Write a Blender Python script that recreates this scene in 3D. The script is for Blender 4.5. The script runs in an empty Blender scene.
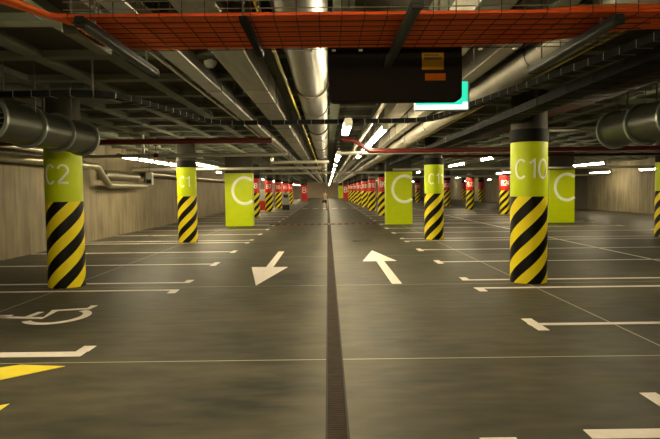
import bpy, math, random
from mathutils import Vector, Matrix, Euler
random.seed(7)
C = bpy.context.scene.collection
PI = math.pi

# ------------------------------------------------------------------ materials
def s2l(c):
    return tuple(((v/255)/12.92 if v/255 <= .04045 else ((v/255+.055)/1.055)**2.4) for v in c)

def new_mat(name):
    m = bpy.data.materials.new(name); m.use_nodes = True
    nt = m.node_tree; b = nt.nodes['Principled BSDF']
    return m, nt, b

def mat(name, rgb, rough=.5, metal=0., noise=0., scale=6., stretch=(1,1,1), bump=0., emit=None, estr=0., spec=None):
    m, nt, b = new_mat(name)
    col = s2l(rgb)
    b.inputs['Base Color'].default_value = (*col, 1)
    b.inputs['Roughness'].default_value = rough
    b.inputs['Metallic'].default_value = metal
    if spec is not None: b.inputs['Specular IOR Level'].default_value = spec
    if noise or bump:
        tc = nt.nodes.new('ShaderNodeTexCoord'); mp = nt.nodes.new('ShaderNodeMapping')
        mp.inputs['Scale'].default_value = stretch
        nz = nt.nodes.new('ShaderNodeTexNoise'); nz.inputs['Scale'].default_value = scale
        nz.inputs['Detail'].default_value = 6; nz.inputs['Roughness'].default_value = .6
        nt.links.new(tc.outputs['Object'], mp.inputs['Vector']); nt.links.new(mp.outputs['Vector'], nz.inputs['Vector'])
        if noise:
            r = nt.nodes.new('ShaderNodeValToRGB')
            r.color_ramp.elements[0].position = .3; r.color_ramp.elements[1].position = .7
            r.color_ramp.elements[0].color = (*[v*(1-noise) for v in col], 1)
            r.color_ramp.elements[1].color = (*[min(1, v*(1+noise)) for v in col], 1)
            nt.links.new(nz.outputs['Fac'], r.inputs['Fac']); nt.links.new(r.outputs['Color'], b.inputs['Base Color'])
        if bump:
            bp = nt.nodes.new('ShaderNodeBump'); bp.inputs['Strength'].default_value = bump; bp.inputs['Distance'].default_value = .02
            nt.links.new(nz.outputs['Fac'], bp.inputs['Height']); nt.links.new(bp.outputs['Normal'], b.inputs['Normal'])
    if emit is not None:
        b.inputs['Emission Color'].default_value = (*s2l(emit), 1); b.inputs['Emission Strength'].default_value = estr
    return m

def math_node(nt, op, a, b=None, c=None):
    n = nt.nodes.new('ShaderNodeMath'); n.operation = op
    for i, v in enumerate((a, b, c)):
        if v is None: continue
        if isinstance(v, (int, float)): n.inputs[i].default_value = v
        else: nt.links.new(v, n.inputs[i])
    return n.outputs[0]

def mix_col(nt, fac, a, b):
    n = nt.nodes.new('ShaderNodeMix'); n.data_type = 'RGBA'
    if isinstance(fac, (int, float)): n.inputs[0].default_value = fac
    else: nt.links.new(fac, n.inputs[0])
    for i, v in ((6, a), (7, b)):
        if isinstance(v, tuple): n.inputs[i].default_value = (*v, 1)
        else: nt.links.new(v, n.inputs[i])
    return n.outputs[2]

COL_R = .285
def hazard_mat():
    m, nt, b = new_mat('hazard_stripes')
    tc = nt.nodes.new('ShaderNodeTexCoord'); sp = nt.nodes.new('ShaderNodeSeparateXYZ')
    nt.links.new(tc.outputs['Object'], sp.inputs[0])
    th = math_node(nt, 'ARCTAN2', sp.outputs['Y'], sp.outputs['X'])
    period = .43; slope = 4*period/(2*PI)
    t = math_node(nt, 'SUBTRACT', sp.outputs['Z'], math_node(nt, 'MULTIPLY', th, slope))
    fr = math_node(nt, 'FRACT', math_node(nt, 'MULTIPLY_ADD', t, 1/period, 40.22))
    f = math_node(nt, 'GREATER_THAN', fr, .5)
    nz = nt.nodes.new('ShaderNodeTexNoise'); nz.inputs['Scale'].default_value = 9; nz.inputs['Detail'].default_value = 5
    nt.links.new(tc.outputs['Object'], nz.inputs['Vector'])
    yel = mix_col(nt, nz.outputs['Fac'], s2l((220, 200, 22)), s2l((232, 214, 34)))
    nt.links.new(mix_col(nt, f, s2l((12, 11, 10)), yel), b.inputs['Base Color'])
    b.inputs['Roughness'].default_value = .45; b.inputs['Specular IOR Level'].default_value = .2
    return m

def floor_mat():
    m, nt, b = new_mat('polished_concrete')
    tc = nt.nodes.new('ShaderNodeTexCoord'); sp = nt.nodes.new('ShaderNodeSeparateXYZ')
    nt.links.new(tc.outputs['Object'], sp.inputs[0])
    def noise(scale, stretch, detail=6):
        mp = nt.nodes.new('ShaderNodeMapping'); mp.inputs['Scale'].default_value = stretch
        nt.links.new(tc.outputs['Object'], mp.inputs['Vector'])
        n = nt.nodes.new('ShaderNodeTexNoise'); n.inputs['Scale'].default_value = scale; n.inputs['Detail'].default_value = detail
        nt.links.new(mp.outputs['Vector'], n.inputs['Vector']); return n.outputs['Fac']
    big = noise(.7, (1, .8, 1), 4); trowel = noise(1.3, (.6, 1.5, 1), 8); fine = noise(22, (1, 1, 1), 3)
    swirl = noise(4.5, (.5, 1.7, 1), 7)
    v = math_node(nt, 'ADD', math_node(nt, 'ADD', math_node(nt, 'MULTIPLY', big, .3), math_node(nt, 'MULTIPLY', trowel, .38)), math_node(nt, 'MULTIPLY', swirl, .32))
    rp = nt.nodes.new('ShaderNodeValToRGB'); rp.color_ramp.elements[0].position = .38; rp.color_ramp.elements[1].position = .62
    rp.color_ramp.elements[0].color = (*s2l((45, 46, 39)), 1); rp.color_ramp.elements[1].color = (*s2l((86, 81, 67)), 1)
    nt.links.new(v, rp.inputs['Fac'])
    col = mix_col(nt, math_node(nt, 'MULTIPLY', fine, .18), rp.outputs['Color'], s2l((58, 57, 48)))
    # paler strip along the drain, fading out to both sides
    ax = math_node(nt, 'ABSOLUTE', math_node(nt, 'SUBTRACT', sp.outputs['X'], .045))
    drain_band = nt.nodes.new('ShaderNodeMapRange'); drain_band.inputs['From Min'].default_value = .06; drain_band.inputs['From Max'].default_value = .42
    drain_band.inputs['To Min'].default_value = .4; drain_band.inputs['To Max'].default_value = 0
    nt.links.new(ax, drain_band.inputs['Value'])
    col = mix_col(nt, math_node(nt, 'MULTIPLY', drain_band.outputs[0], trowel), col, s2l((136, 128, 106)))
    # saw-cut joints
    def line(src, at, hw):
        return math_node(nt, 'LESS_THAN', math_node(nt, 'ABSOLUTE', math_node(nt, 'SUBTRACT', src, at)), hw)
    u = math_node(nt, 'ABSOLUTE', math_node(nt, 'SUBTRACT', math_node(nt, 'FRACT', math_node(nt, 'MULTIPLY_ADD', sp.outputs['Y'], 1/4.03, 20.5-5.1/4.03)), .5))
    j = math_node(nt, 'LESS_THAN', u, .0085/4.03)
    for at in (-4.21, 3.13, 10.47):
        j = math_node(nt, 'MAXIMUM', j, line(sp.outputs['X'], at, .009))
    col = mix_col(nt, math_node(nt, 'MULTIPLY', j, .9), col, s2l((172, 166, 146)))
    nt.links.new(col, b.inputs['Base Color'])
    b.inputs['Specular IOR Level'].default_value = .07
    r = nt.nodes.new('ShaderNodeMapRange'); r.inputs['To Min'].default_value = .38; r.inputs['To Max'].default_value = .62
    nt.links.new(trowel, r.inputs['Value']); nt.links.new(r.outputs[0], b.inputs['Roughness'])
    bp = nt.nodes.new('ShaderNodeBump'); bp.inputs['Strength'].default_value = .06; bp.inputs['Distance'].default_value = .02
    nt.links.new(trowel, bp.inputs['Height']); nt.links.new(bp.outputs['Normal'], b.inputs['Normal'])
    return m

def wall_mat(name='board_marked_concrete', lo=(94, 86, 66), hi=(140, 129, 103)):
    m, nt, b = new_mat(name)
    tc = nt.nodes.new('ShaderNodeTexCoord'); sp = nt.nodes.new('ShaderNodeSeparateXYZ')
    nt.links.new(tc.outputs['Object'], sp.inputs[0])
    def noise(scale, stretch, d=6):
        mp = nt.nodes.new('ShaderNodeMapping'); mp.inputs['Scale'].default_value = stretch
        nt.links.new(tc.outputs['Object'], mp.inputs['Vector'])
        n = nt.nodes.new('ShaderNodeTexNoise'); n.inputs['Scale'].default_value = scale; n.inputs['Detail'].default_value = d
        nt.links.new(mp.outputs['Vector'], n.inputs['Vector']); return n.outputs['Fac']
    a = noise(5, (1, 1, .12)); c = noise(.8, (1, 1, 1), 4)
    v = math_node(nt, 'ADD', math_node(nt, 'MULTIPLY', a, .6), math_node(nt, 'MULTIPLY', c, .4))
    rp = nt.nodes.new('ShaderNodeValToRGB'); rp.color_ramp.elements[0].position = .34; rp.color_ramp.elements[1].position = .66
    rp.color_ramp.elements[0].color = (*s2l(lo), 1); rp.color_ramp.elements[1].color = (*s2l(hi), 1)
    nt.links.new(v, rp.inputs['Fac'])
    u = math_node(nt, 'ABSOLUTE', math_node(nt, 'SUBTRACT', math_node(nt, 'FRACT', math_node(nt, 'MULTIPLY_ADD', sp.outputs['Y'], 1/2.6, .2)), .5))
    j = math_node(nt, 'LESS_THAN', u, .012/2.6)
    nt.links.new(mix_col(nt, math_node(nt, 'MULTIPLY', j, .5), rp.outputs['Color'], s2l((70, 63, 48))), b.inputs['Base Color'])
    b.inputs['Roughness'].default_value = .75
    bp = nt.nodes.new('ShaderNodeBump'); bp.inputs['Strength'].default_value = .2; bp.inputs['Distance'].default_value = .02
    nt.links.new(a, bp.inputs['Height']); nt.links.new(bp.outputs['Normal'], b.inputs['Normal'])
    return m

def hump_mat():
    m, nt, b = new_mat('hump_segments')
    tc = nt.nodes.new('ShaderNodeTexCoord'); sp = nt.nodes.new('ShaderNodeSeparateXYZ')
    nt.links.new(tc.outputs['Object'], sp.inputs[0])
    f = math_node(nt, 'GREATER_THAN', math_node(nt, 'FRACT', math_node(nt, 'MULTIPLY_ADD', sp.outputs['X'], 1/.3, 30.)), .45)
    nt.links.new(mix_col(nt, f, s2l((112, 72, 36)), s2l((40, 24, 18))), b.inputs['Base Color'])
    b.inputs['Roughness'].default_value = .6
    return m

def grate_mat():
    m, nt, b = new_mat('rusty_grate')
    tc = nt.nodes.new('ShaderNodeTexCoord'); sp = nt.nodes.new('ShaderNodeSeparateXYZ')
    nt.links.new(tc.outputs['Object'], sp.inputs[0])
    f = math_node(nt, 'GREATER_THAN', math_node(nt, 'FRACT', math_node(nt, 'MULTIPLY_ADD', sp.outputs['Y'], 1/.035, 300.)), .62)
    nz = nt.nodes.new('ShaderNodeTexNoise'); nz.inputs['Scale'].default_value = 9; nz.inputs['Detail'].default_value = 6
    nt.links.new(tc.outputs['Object'], nz.inputs['Vector'])
    c = mix_col(nt, nz.outputs['Fac'], s2l((16, 11, 7)), s2l((72, 55, 38)))
    nt.links.new(mix_col(nt, f, c, s2l((22, 16, 12))), b.inputs['Base Color'])
    b.inputs['Roughness'].default_value = .8; b.inputs['Specular IOR Level'].default_value = .15
    return m

M = dict(
    floor=floor_mat(), wall=wall_mat(), wall_l=wall_mat('shaded_board_marked_concrete', (74, 66, 47), (116, 104, 78)), hazard=hazard_mat(), hump=hump_mat(), grate=grate_mat(),  # wall_l: same concrete darkened, the left wall's shade put into its colour
    ceiling=mat('ceiling_concrete', (100, 104, 88), .85, noise=.2, scale=1.5),
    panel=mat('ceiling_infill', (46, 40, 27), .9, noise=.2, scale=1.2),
    dark_wall=mat('dark_grey_wall', (92, 88, 76), .8, noise=.15, scale=2),
    far_wall=mat('far_wall_paint', (232, 212, 180), .8, noise=.08, scale=1),
    shaft=mat('column_concrete', (58, 54, 45), .8, noise=.15, scale=3),
    lime=mat('lime_paint', (188, 206, 2), .45, spec=.25, noise=.05, scale=3),
    red=mat('red_paint', (196, 24, 20), .42, noise=.05, scale=3),
    collar=mat('black_collar', (10, 10, 9), .7, spec=.2),
    letter=mat('pale_lettering', (238, 242, 222), .5),
    white_paint=mat('white_road_paint', (214, 206, 198), .55, noise=.07, scale=12),
    yellow_paint=mat('yellow_road_paint', (222, 204, 56), .5, noise=.08, scale=8),
    galv=mat('galvanised_sheet', (146, 145, 140), .4, .85, noise=.12, scale=4),
    galv_b=mat('ribbed_galvanised_sheet', (134, 131, 118), .42, .75, noise=.2, scale=2.5, stretch=(8, .6, 8), bump=.1),
    duct_light=mat('pale_galvanised_sheet', (164, 160, 146), .55, .45, noise=.12, scale=3),
    foil=mat('foil_insulation', (150, 144, 126), .32, .85, noise=.12, scale=7, bump=.25),
    pipe=mat('silver_pipe', (190, 186, 170), .35, .6),
    red_pipe=mat('dark_red_pipe', (84, 20, 16), .4),
    black_tray=mat('black_cable_tray', (8, 8, 8), .7, spec=.12),
    zinc=mat('zinc_wire', (150, 146, 130), .4, .7),
    dark_wire=mat('dark_wire', (58, 38, 24), .7, spec=.15),
    orange=mat('orange_cable', (252, 116, 42), .45),
    redcab=mat('red_orange_cable', (236, 90, 36), .45),
    yelpipe=mat('yellow_pipe', (196, 176, 50), .4),
    housing=mat('fixture_housing', (168, 166, 152), .5),
    dark_housing=mat('dark_fixture_housing', (30, 30, 27), .7),
    off_diff=mat('unlit_diffuser', (50, 50, 44), .65),
    lit=mat('lit_diffuser', (250, 246, 230), .4, emit=(255, 236, 192), estr=86.),
    rod=mat('threaded_rod', (96, 92, 82), .45, .6),
    fan=mat('fan_casing', (64, 66, 56), .38, .55, noise=.1, scale=3),
    fan_dark=mat('fan_inside', (30, 34, 36), .5, .3),
    flange=mat('fan_flange', (150, 158, 150), .35, .7),
    signback=mat('black_sign_back', (24, 18, 12), .8, spec=.15),
    lab_y=mat('yellow_label', (160, 116, 12), .8, spec=.1), lab_o=mat('orange_label', (160, 84, 10), .8, spec=.1),
    lab_ink=mat('label_ink', (60, 44, 14), .6),
    exit_green=mat('lit_green_face', (30, 170, 140), .4, emit=(40, 205, 165), estr=1.1),
    exit_white=mat('lit_white_strip', (240, 250, 240), .4, emit=(225, 255, 240), estr=1.3),
    white_plastic=mat('white_plastic', (226, 224, 210), .4),
    grey_metal=mat('grey_cabinet', (150, 150, 140), .45), black=mat('black_plastic', (22, 22, 22), .5),
    iron=mat('cast_iron', (34, 28, 20), .8, 0., noise=.2, scale=20),
    skin=mat('skin', (150, 112, 84), .6), shirt=mat('pale_shirt', (150, 146, 118), .8), shorts=mat('dark_shorts', (44, 30, 26), .8),
    hair=mat('dark_hair', (40, 28, 20), .7), shoe=mat('dark_shoe', (70, 40, 30), .6),
)

# ------------------------------------------------------------------ mesh helpers
class MB:
    def __init__(s): s.v = []; s.f = []
    def add(s, vs, fs):
        k = len(s.v); s.v += [tuple(v) for v in vs]; s.f += [tuple(i+k for i in f) for f in fs]; return s
    def box(s, lo, hi, bev=0):
        x0, y0, z0 = lo; x1, y1, z1 = hi
        return s.add([(x0,y0,z0),(x1,y0,z0),(x1,y1,z0),(x0,y1,z0),(x0,y0,z1),(x1,y0,z1),(x1,y1,z1),(x0,y1,z1)],
                     [(0,3,2,1),(4,5,6,7),(0,1,5,4),(1,2,6,5),(2,3,7,6),(3,0,4,7)])
    def tube(s, pts, r, n=12, caps=True, radii=None):
        pts = [Vector(p) for p in pts]; rings = []; prev = None
        for i, p in enumerate(pts):
            a = pts[max(i-1, 0)]; b = pts[min(i+1, len(pts)-1)]
            d = (b-a).normalized()
            if prev is None:
                up = Vector((0,0,1)) if abs(d.z) < .9 else Vector((1,0,0))
                u = d.cross(up).normalized()
            else:
                u = (prev - d*prev.dot(d)).normalized()
            w = d.cross(u).normalized(); prev = u
            k = 1.
            if 0 < i < len(pts)-1:
                c = (pts[i]-pts[i-1]).normalized().dot(d); k = 1/max(c, .5)
            rr = radii[i] if radii else r
            rings.append([p + (u*math.cos(2*PI*j/n) + w*math.sin(2*PI*j/n))*rr for j in range(n)])
        vs = [v for ring in rings for v in ring]; fs = []
        for i in range(len(pts)-1):
            for j in range(n):
                a = i*n+j; b = i*n+(j+1) % n
                fs.append((a, a+n, b+n, b))
        if caps: fs.append(tuple(range(n))); fs.append(tuple(reversed(range((len(pts)-1)*n, len(pts)*n))))
        return s.add(vs, fs)
    def ring(s, c, axis, r0, r1, h, n=40):
        """solid annulus: centre of its base, axis 'Y' or 'Z', inner and outer radius, height along the axis"""
        vs = []
        for t in (0, h):
            for r in (r0, r1):
                for j in range(n):
                    a = 2*PI*j/n
                    vs.append((c[0]+r*math.cos(a), c[1]+r*math.sin(a), c[2]+t) if axis == 'Z' else (c[0]+r*math.cos(a), c[1]+t, c[2]+r*math.sin(a)))
        fs = []
        def q(a, b):
            for j in range(n):
                k = (j+1) % n; fs.append((a*n+j, a*n+k, b*n+k, b*n+j))
        q(0, 1); q(1, 3); q(3, 2); q(2, 0)
        return s.add(vs, fs)
    def cyl(s, c, axis, r, h, n=40):
        vs = []
        for t in (0, h):
            for j in range(n):
                a = 2*PI*j/n
                vs.append((c[0]+r*math.cos(a), c[1]+r*math.sin(a), c[2]+t) if axis == 'Z' else (c[0]+r*math.cos(a), c[1]+t, c[2]+r*math.sin(a)))
        fs = [(j, (j+1) % n, n+(j+1) % n, n+j) for j in range(n)] + [tuple(range(n)), tuple(range(n, 2*n))]
        return s.add(vs, fs)
    def prism(s, poly, z0, z1):
        n = len(poly)
        vs = [(x, y, z0) for x, y in poly] + [(x, y, z1) for x, y in poly]
        fs = [tuple(range(n)), tuple(range(n, 2*n))] + [(i, (i+1) % n, n+(i+1) % n, n+i) for i in range(n)]
        return s.add(vs, fs)
    def build(s, name, m, parent=None, bevel=0, smooth=True, seg=2):
        me = bpy.data.meshes.new(name); me.from_pydata(s.v, [], s.f); me.update()
        import bmesh
        bm = bmesh.new(); bm.from_mesh(me); bmesh.ops.recalc_face_normals(bm, faces=bm.faces); bm.to_mesh(me); bm.free()
        me.materials.append(m)
        if smooth:
            for p in me.polygons: p.use_smooth = True
            me.set_sharp_from_angle(angle=math.radians(38))
        o = bpy.data.objects.new(name, me); C.objects.link(o)
        if bevel:
            b = o.modifiers.new('bevel', 'BEVEL'); b.width = bevel; b.segments = seg; b.limit_method = 'ANGLE'; b.angle_limit = math.radians(40)
        if parent is not None: o.parent = parent
        return o

def tag(o, label=None, cat=None, group=None, kind=None):
    if label: o['label'] = label
    if cat: o['category'] = cat
    if group: o['group'] = group
    if kind: o['kind'] = kind
    return o

def empty(name, loc, label, cat, group=None, kind=None, rz=0):
    o = bpy.data.objects.new(name, None); C.objects.link(o); o.location = loc; o.rotation_euler = (0, 0, rz)
    o.empty_display_size = .2
    return tag(o, label, cat, group, kind)

def copy_tree(o, parent=None):
    c = o.copy(); C.objects.link(c); c.parent = parent
    for ch in list(o.children): copy_tree(ch, c)
    return c

ORD = ['nearest','second','third','fourth','fifth','sixth','seventh','eighth','ninth','tenth','eleventh','twelfth','thirteenth','fourteenth','fifteenth','sixteenth']

# ------------------------------------------------------------------ setting
YB, YF = -8., 112.
XL, XR = -7.39, 17.75
SLAB, RIB = 3.1, 3.02
GX = .045
fb = MB()
prof = [(XL-.3, 0), (GX-.075, 0), (GX-.075, -.03), (GX+.075, -.03), (GX+.075, 0), (XR+.3, 0), (XR+.3, -.3), (XL-.3, -.3)]
vs = [(x, YB, z) for x, z in prof] + [(x, YF, z) for x, z in prof]; n = len(prof)
fb.add(vs, [(i, (i+1) % n, n+(i+1) % n, n+i) for i in range(n)] + [(0,1,2,7),(2,3,6,7),(3,4,5,6)] + [tuple(n+i for i in f) for f in ((0,1,2,7),(2,3,6,7),(3,4,5,6))])
floor = fb.build('floor', M['floor'], smooth=False); tag(floor, kind='structure')

cb = MB(); cb.box((XL-.3, YB, SLAB), (XR+.3, YF, SLAB+.25))
x = -2.4-.85*5
while x < XR:
    cb.box((x-.09, YB, RIB), (x+.09, YF, SLAB+.02)); x += .85
y = 5.3-1.35*9
while y < YF:
    cb.box((XL, y-.09, RIB+.004), (XR, y+.09, SLAB+.02)); y += 1.35
for (hx, hy0, nn) in ((3.18, 9.27, 10), (-4.26, 9.27, 10), (10.47, 9.27, 10), (17.1, 9.27, 10)):
    for k in range(-2, nn+2): cb.box((hx-.75, hy0+8.1*k-.75, RIB+.002), (hx+.75, hy0+8.1*k+.75, SLAB+.02))
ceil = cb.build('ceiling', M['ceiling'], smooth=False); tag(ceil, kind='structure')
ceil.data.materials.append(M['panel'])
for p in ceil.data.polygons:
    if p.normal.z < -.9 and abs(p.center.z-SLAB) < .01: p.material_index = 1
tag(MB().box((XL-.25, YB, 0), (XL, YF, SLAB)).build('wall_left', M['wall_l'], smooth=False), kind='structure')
tag(MB().box((XR, YB, 0), (XR+.25, YF, SLAB)).build('wall_right', M['wall'], smooth=False), kind='structure')
tag(MB().box((XL-.25, YF, -.3), (XR+.25, YF+.25, SLAB)).build('wall_far', M['far_wall'], smooth=False), kind='structure')
tag(MB().box((XL-.25, YB-.25, -.3), (XR+.25, YB, SLAB)).build('wall_back', M['wall'], smooth=False), kind='structure')
tag(MB().box((16.2, 39.6, 0), (XR, 47.4, SLAB)).build('wall_stair', M['dark_wall'], smooth=False), kind='structure')

# painted marks on the floor: parts of the floor
ZP = .003
def paint(name, polys, m='white_paint', label=None):
    b = MB()
    for p in polys: b.prism(p, 0.0005, ZP)
    o = b.build(name, M[m], floor, smooth=False)
    if label: o['label'] = label
    return o
def rect(x0, y0, x1, y1): return [(x0, y0), (x1, y0), (x1, y1), (x0, y1)]

BAY, GAP = 2.417, .85
def bay_line(side, y, tick, w=.05):
    if side > 0:
        x0, x1 = 2.2, 11.4; t = (2.21, 2.33); e = (11.29, 11.41)
    else:
        x0, x1 = XL+.02, -2.3; t = (-2.41, -2.29); e = None
    a, b = (y-.28 if tick in 'nb' else y-w), (y+.28 if tick in 'fb' else y+w)
    polys = [rect(x0, y-w, x1, y+w)]
    for q in (t, e):
        if q is None: continue
        if a < y-w: polys.append(rect(q[0], a, q[1], y-w))
        if b > y+w: polys.append(rect(q[0], y+w, q[1], b))
    return paint('parking_line', polys, label='white parking bay line with a short end tick')
for side, d0 in ((1, 8.64), (-1, 8.72)):
    for k in range(8):
        y0 = d0+8.1*k
        for off, tk in ((0, 'n'), (GAP, 'f'), (GAP+BAY, 'b'), (GAP+2*BAY, 'b')):
            bay_line(side, y0+off+((.13 if side < 0 else .06) if off == 0 else 0), tk)
bay_line(1, 6.33, 'b'); bay_line(-1, 5.37, 'f', .08)
paint('parking_line', [rect(1.57, 3.4, 2.9, 3.53), rect(.9, 3.2, 1.12, 3.43)], label='thick white line at the near edge')
paint('parking_line', [rect(2.26, 3.85, 2.38, 4.16)], label='white end tick cut by the frame')
paint('bay_back_line', [rect(6.66, 4, 6.73, 74)], label='white line along the backs of the bays')
paint('hatch_stripe', [[(-2.3, 4.99), (-2.72, 5.05), (-3.9, 4.42), (-3.5, 3.85)]], 'yellow_paint', 'yellow hatching stripe')
paint('hatch_stripe', [[(-2.3, 4.1), (-2.3, 3.9), (-3.3, 3.1), (-3.6, 3.4)]], 'yellow_paint', 'yellow hatching stripe')
paint('direction_arrow', [[(-1.52, 11.42), (-.8, 11.38), (-1.16, 9.18)], rect(-1.23, 11.35, -1.09, 14.3)], label='white arrow pointing towards the camera')
paint('direction_arrow', [[(.72, 12.15), (1.44, 12.15), (1.08, 14.3)], rect(1.01, 9.2, 1.17, 12.2)], label='white arrow pointing away from the camera')
for x0 in (-2.1, -1.25, -.5, .35, 1.1, 1.9):
    paint('stop_line_dash', [rect(x0, 47.4, x0+.45, 47.9)], label='white dash across the lane')

def ribbon2d(pts, w):
    """quads of a stroke of width w along 2-D points"""
    out = []; L = []; R = []
    n = len(pts); closed = pts[0] == pts[-1]
    for i in range(n):
        a = pts[i-1] if i else (pts[-2] if closed else pts[0]); b = pts[i+1] if i < n-1 else (pts[1] if closed else pts[-1])
        dx, dy = b[0]-a[0], b[1]-a[1]; l = math.hypot(dx, dy) or 1
        k = 1.
        if 0 < i < n-1:
            ex, ey = pts[i][0]-pts[i-1][0], pts[i][1]-pts[i-1][1]; el = math.hypot(ex, ey) or 1
            k = 1/max(.6, (ex*dx+ey*dy)/(el*l))
        nx, ny = -dy/l*w/2*k, dx/l*w/2*k
        L.append((pts[i][0]+nx, pts[i][1]+ny)); R.append((pts[i][0]-nx, pts[i][1]-ny))
    return [[R[i], R[i+1], L[i+1], L[i]] for i in range(n-1)]

def arc(cx, cy, rx, ry, a0, a1, n=24):
    return [(cx+rx*math.cos(math.radians(a0+(a1-a0)*i/n)), cy+ry*math.sin(math.radians(a0+(a1-a0)*i/n))) for i in range(n+1)]

# wheelchair symbol, read from the lane (its top points to the wall)
def sym(pts): return [(x, y) for x, y in pts]
wheel = arc(-3.32, 7.04, .33, .385, 60, -140, 30)
polys = ribbon2d(wheel, .1)
polys += ribbon2d([(-4.5, 7.1), (-3.46, 6.96), (-3.52, 7.4), (-3.13, 7.5), (-3.13, 7.7)], .09)
polys += ribbon2d([(-3.68, 7.0), (-3.66, 7.32)], .08)
polys += [rect(-4.2, 7.0, -3.92, 7.16)]
polys.append(arc(-4.72, 7.05, .13, .13, 0, 345, 23))
paint('wheelchair_symbol', polys, label='white painted wheelchair symbol')

# ------------------------------------------------------------------ floor fittings
t = empty('drain_channel', (GX, 0, -.03), 'long rusty drain channel running down the middle of the lane', 'drain')
MB().box((-.075, YB, 0), (-.06, 111.9, .03)).build('rail', M['iron'], t, smooth=False)
MB().box((.06, YB, 0), (.075, 111.9, .03)).build('rail', M['iron'], t, smooth=False)
MB().box((-.06, YB, 0), (.06, 111.9, .022)).build('grate', M['grate'], t, smooth=False)

hp = [(-.16, 0), (-.1, .03), (-.04, .045), (.04, .045), (.1, .03), (.16, 0)]
hb = MB(); n = len(hp)
for (x0, x1) in ((-2.55, 2.25),):
    vs = [(x0, y, z) for y, z in hp]+[(x1, y, z) for y, z in hp]
    hb.add(vs, [(i, (i+1) % n, n+(i+1) % n, n+i) for i in range(n)]+[tuple(range(n)), tuple(range(n, 2*n))])
o = hb.build('speed_hump', M['hump']); o.location = (0, 25.4, 0)
tag(o, 'low speed hump of dark and amber segments crossing the lane', 'speed hump')

t = empty('manhole_cover', (.99, 17, 0), 'round dark iron manhole cover in the right lane', 'manhole cover')
mb = MB(); mb.cyl((0,0,.0005), 'Z', .25, .006); mb.build('cover', M['iron'], t)
MB().ring((0,0,.0005), 'Z', .252, .29, .008).build('ring', M['iron'], t)

# ------------------------------------------------------------------ stroke lettering
def glyph(c):
    A = arc
    if c == 'C': return [A(.3, .5, .3, .5, 48, 312, 30)], .6
    if c == '0': return [A(.27, .5, .27, .5, 90, 450, 32)], .54
    if c == '1': return [[(.05, .8), (.3, 1.), (.3, 0)]], .42
    if c == '2': return [A(.27, .73, .26, .27, 165, -30, 16)+[(.04, .06), (.04, .04), (.54, .04)]], .55
    if c == '3': return [A(.25, .75, .25, .25, 150, -80, 14), A(.25, .26, .28, .26, 85, -150, 16)], .54
    if c == '4': return [[(.42, 0), (.42, 1.), (.02, .3), (.58, .3)]], .58
    if c == '5': return [[(.5, .97), (.1, .97), (.06, .55)]+A(.25, .32, .28, .32, 120, -145, 18)], .54
    if c == '6': return [A(.27, .3, .26, .3, 90, 450, 26), A(.5, .38, .5, .62, 165, 100, 10)], .55
    if c == '7': return [[(.02, .97), (.52, .97), (.2, 0)]], .54
    if c == '8': return [A(.27, .75, .23, .24, 90, 450, 24), A(.27, .27, .27, .27, 90, 450, 26)], .54
    if c == '9': return [A(.27, .7, .26, .3, 90, 450, 26), A(.04, .62, .5, .62, -15, -80, 10)], .55
    if c == 'B': return [[(.04, 0), (.04, 1)], [(.04, .98), (.28, .98)]+A(.28, .76, .24, .22, 90, -90, 12)+[(.04, .54)], [(.28, .54)]+A(.28, .28, .27, .26, 90, -90, 12)+[(.04, .02)]], .56
    return [], .3

def dense(pts, step):
    out = [pts[0]]
    for a, b in zip(pts, pts[1:]):
        l = math.hypot(b[0]-a[0], b[1]-a[1]); k = max(1, int(l/step))
        out += [(a[0]+(b[0]-a[0])*i/k, a[1]+(b[1]-a[1])*i/k) for i in range(1, k+1)]
    return out

def wrap_text(txt, h, zc, r, ang, stroke, pitch_gap):
    """a mesh of letters bent round a column; ang 0 faces -Y, positive turns to +X"""
    mb = MB(); widths = []
    gl = [glyph(c) for c in txt]
    tot = sum(g[1]*h for g in gl) + pitch_gap*(len(gl)-1); u = -tot/2
    for strokes, w in gl:
        for st in strokes:
            p = dense([(u+a*h, zc-h/2+b*h) for a, b in st], .03)
            for q in ribbon2d(p, stroke):
                vs = []
                for rr in (r+.0015, r+.006):
                    for (a, z) in q:
                        th = a/r + ang - PI/2
                        vs.append((rr*math.cos(th), rr*math.sin(th), z))
                mb.add(vs, [(4,5,6,7),(0,3,2,1),(0,1,5,4),(1,2,6,5),(2,3,7,6),(3,0,4,7)])
        u += w*h + pitch_gap
    return mb

# ------------------------------------------------------------------ columns
MESH = {}
def column(x, y, paint_m, txt, label, group, ang=0.):
    t = empty('concrete_column', (x, y, 0), label, 'column', group, 'thing')
    def part(key, name, make, m):
        if key not in MESH: MESH[key] = make().build(name, m, t)
        else:
            o = bpy.data.objects.new(name, MESH[key].data); C.objects.link(o); o.parent = t; return o
        return MESH[key]
    part('shaft', 'shaft', lambda: MB().cyl((0,0,0), 'Z', COL_R-.008, RIB-.002, 48), M['shaft'])
    part('haz', 'hazard_band', lambda: MB().ring((0,0,.004), 'Z', COL_R-.0079, COL_R, 1.366, 64), M['hazard'])
    part('band'+paint_m, 'painted_band', lambda: MB().ring((0,0,1.37), 'Z', COL_R-.0079, COL_R, .85, 64), M[paint_m])
    part('collar', 'collar', lambda: MB().ring((0,0,2.22), 'Z', COL_R-.0079, COL_R+.012, .2, 64), M['collar'])
    if txt:
        o = wrap_text(txt, .285, 1.80, COL_R, ang,   .033 if paint_m == 'lime' else .04, .035 if paint_m == 'lime' else .03).build('column_number', M['letter'], t)
        o['label'] = 'pale number painted on the column'
    return t

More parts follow.
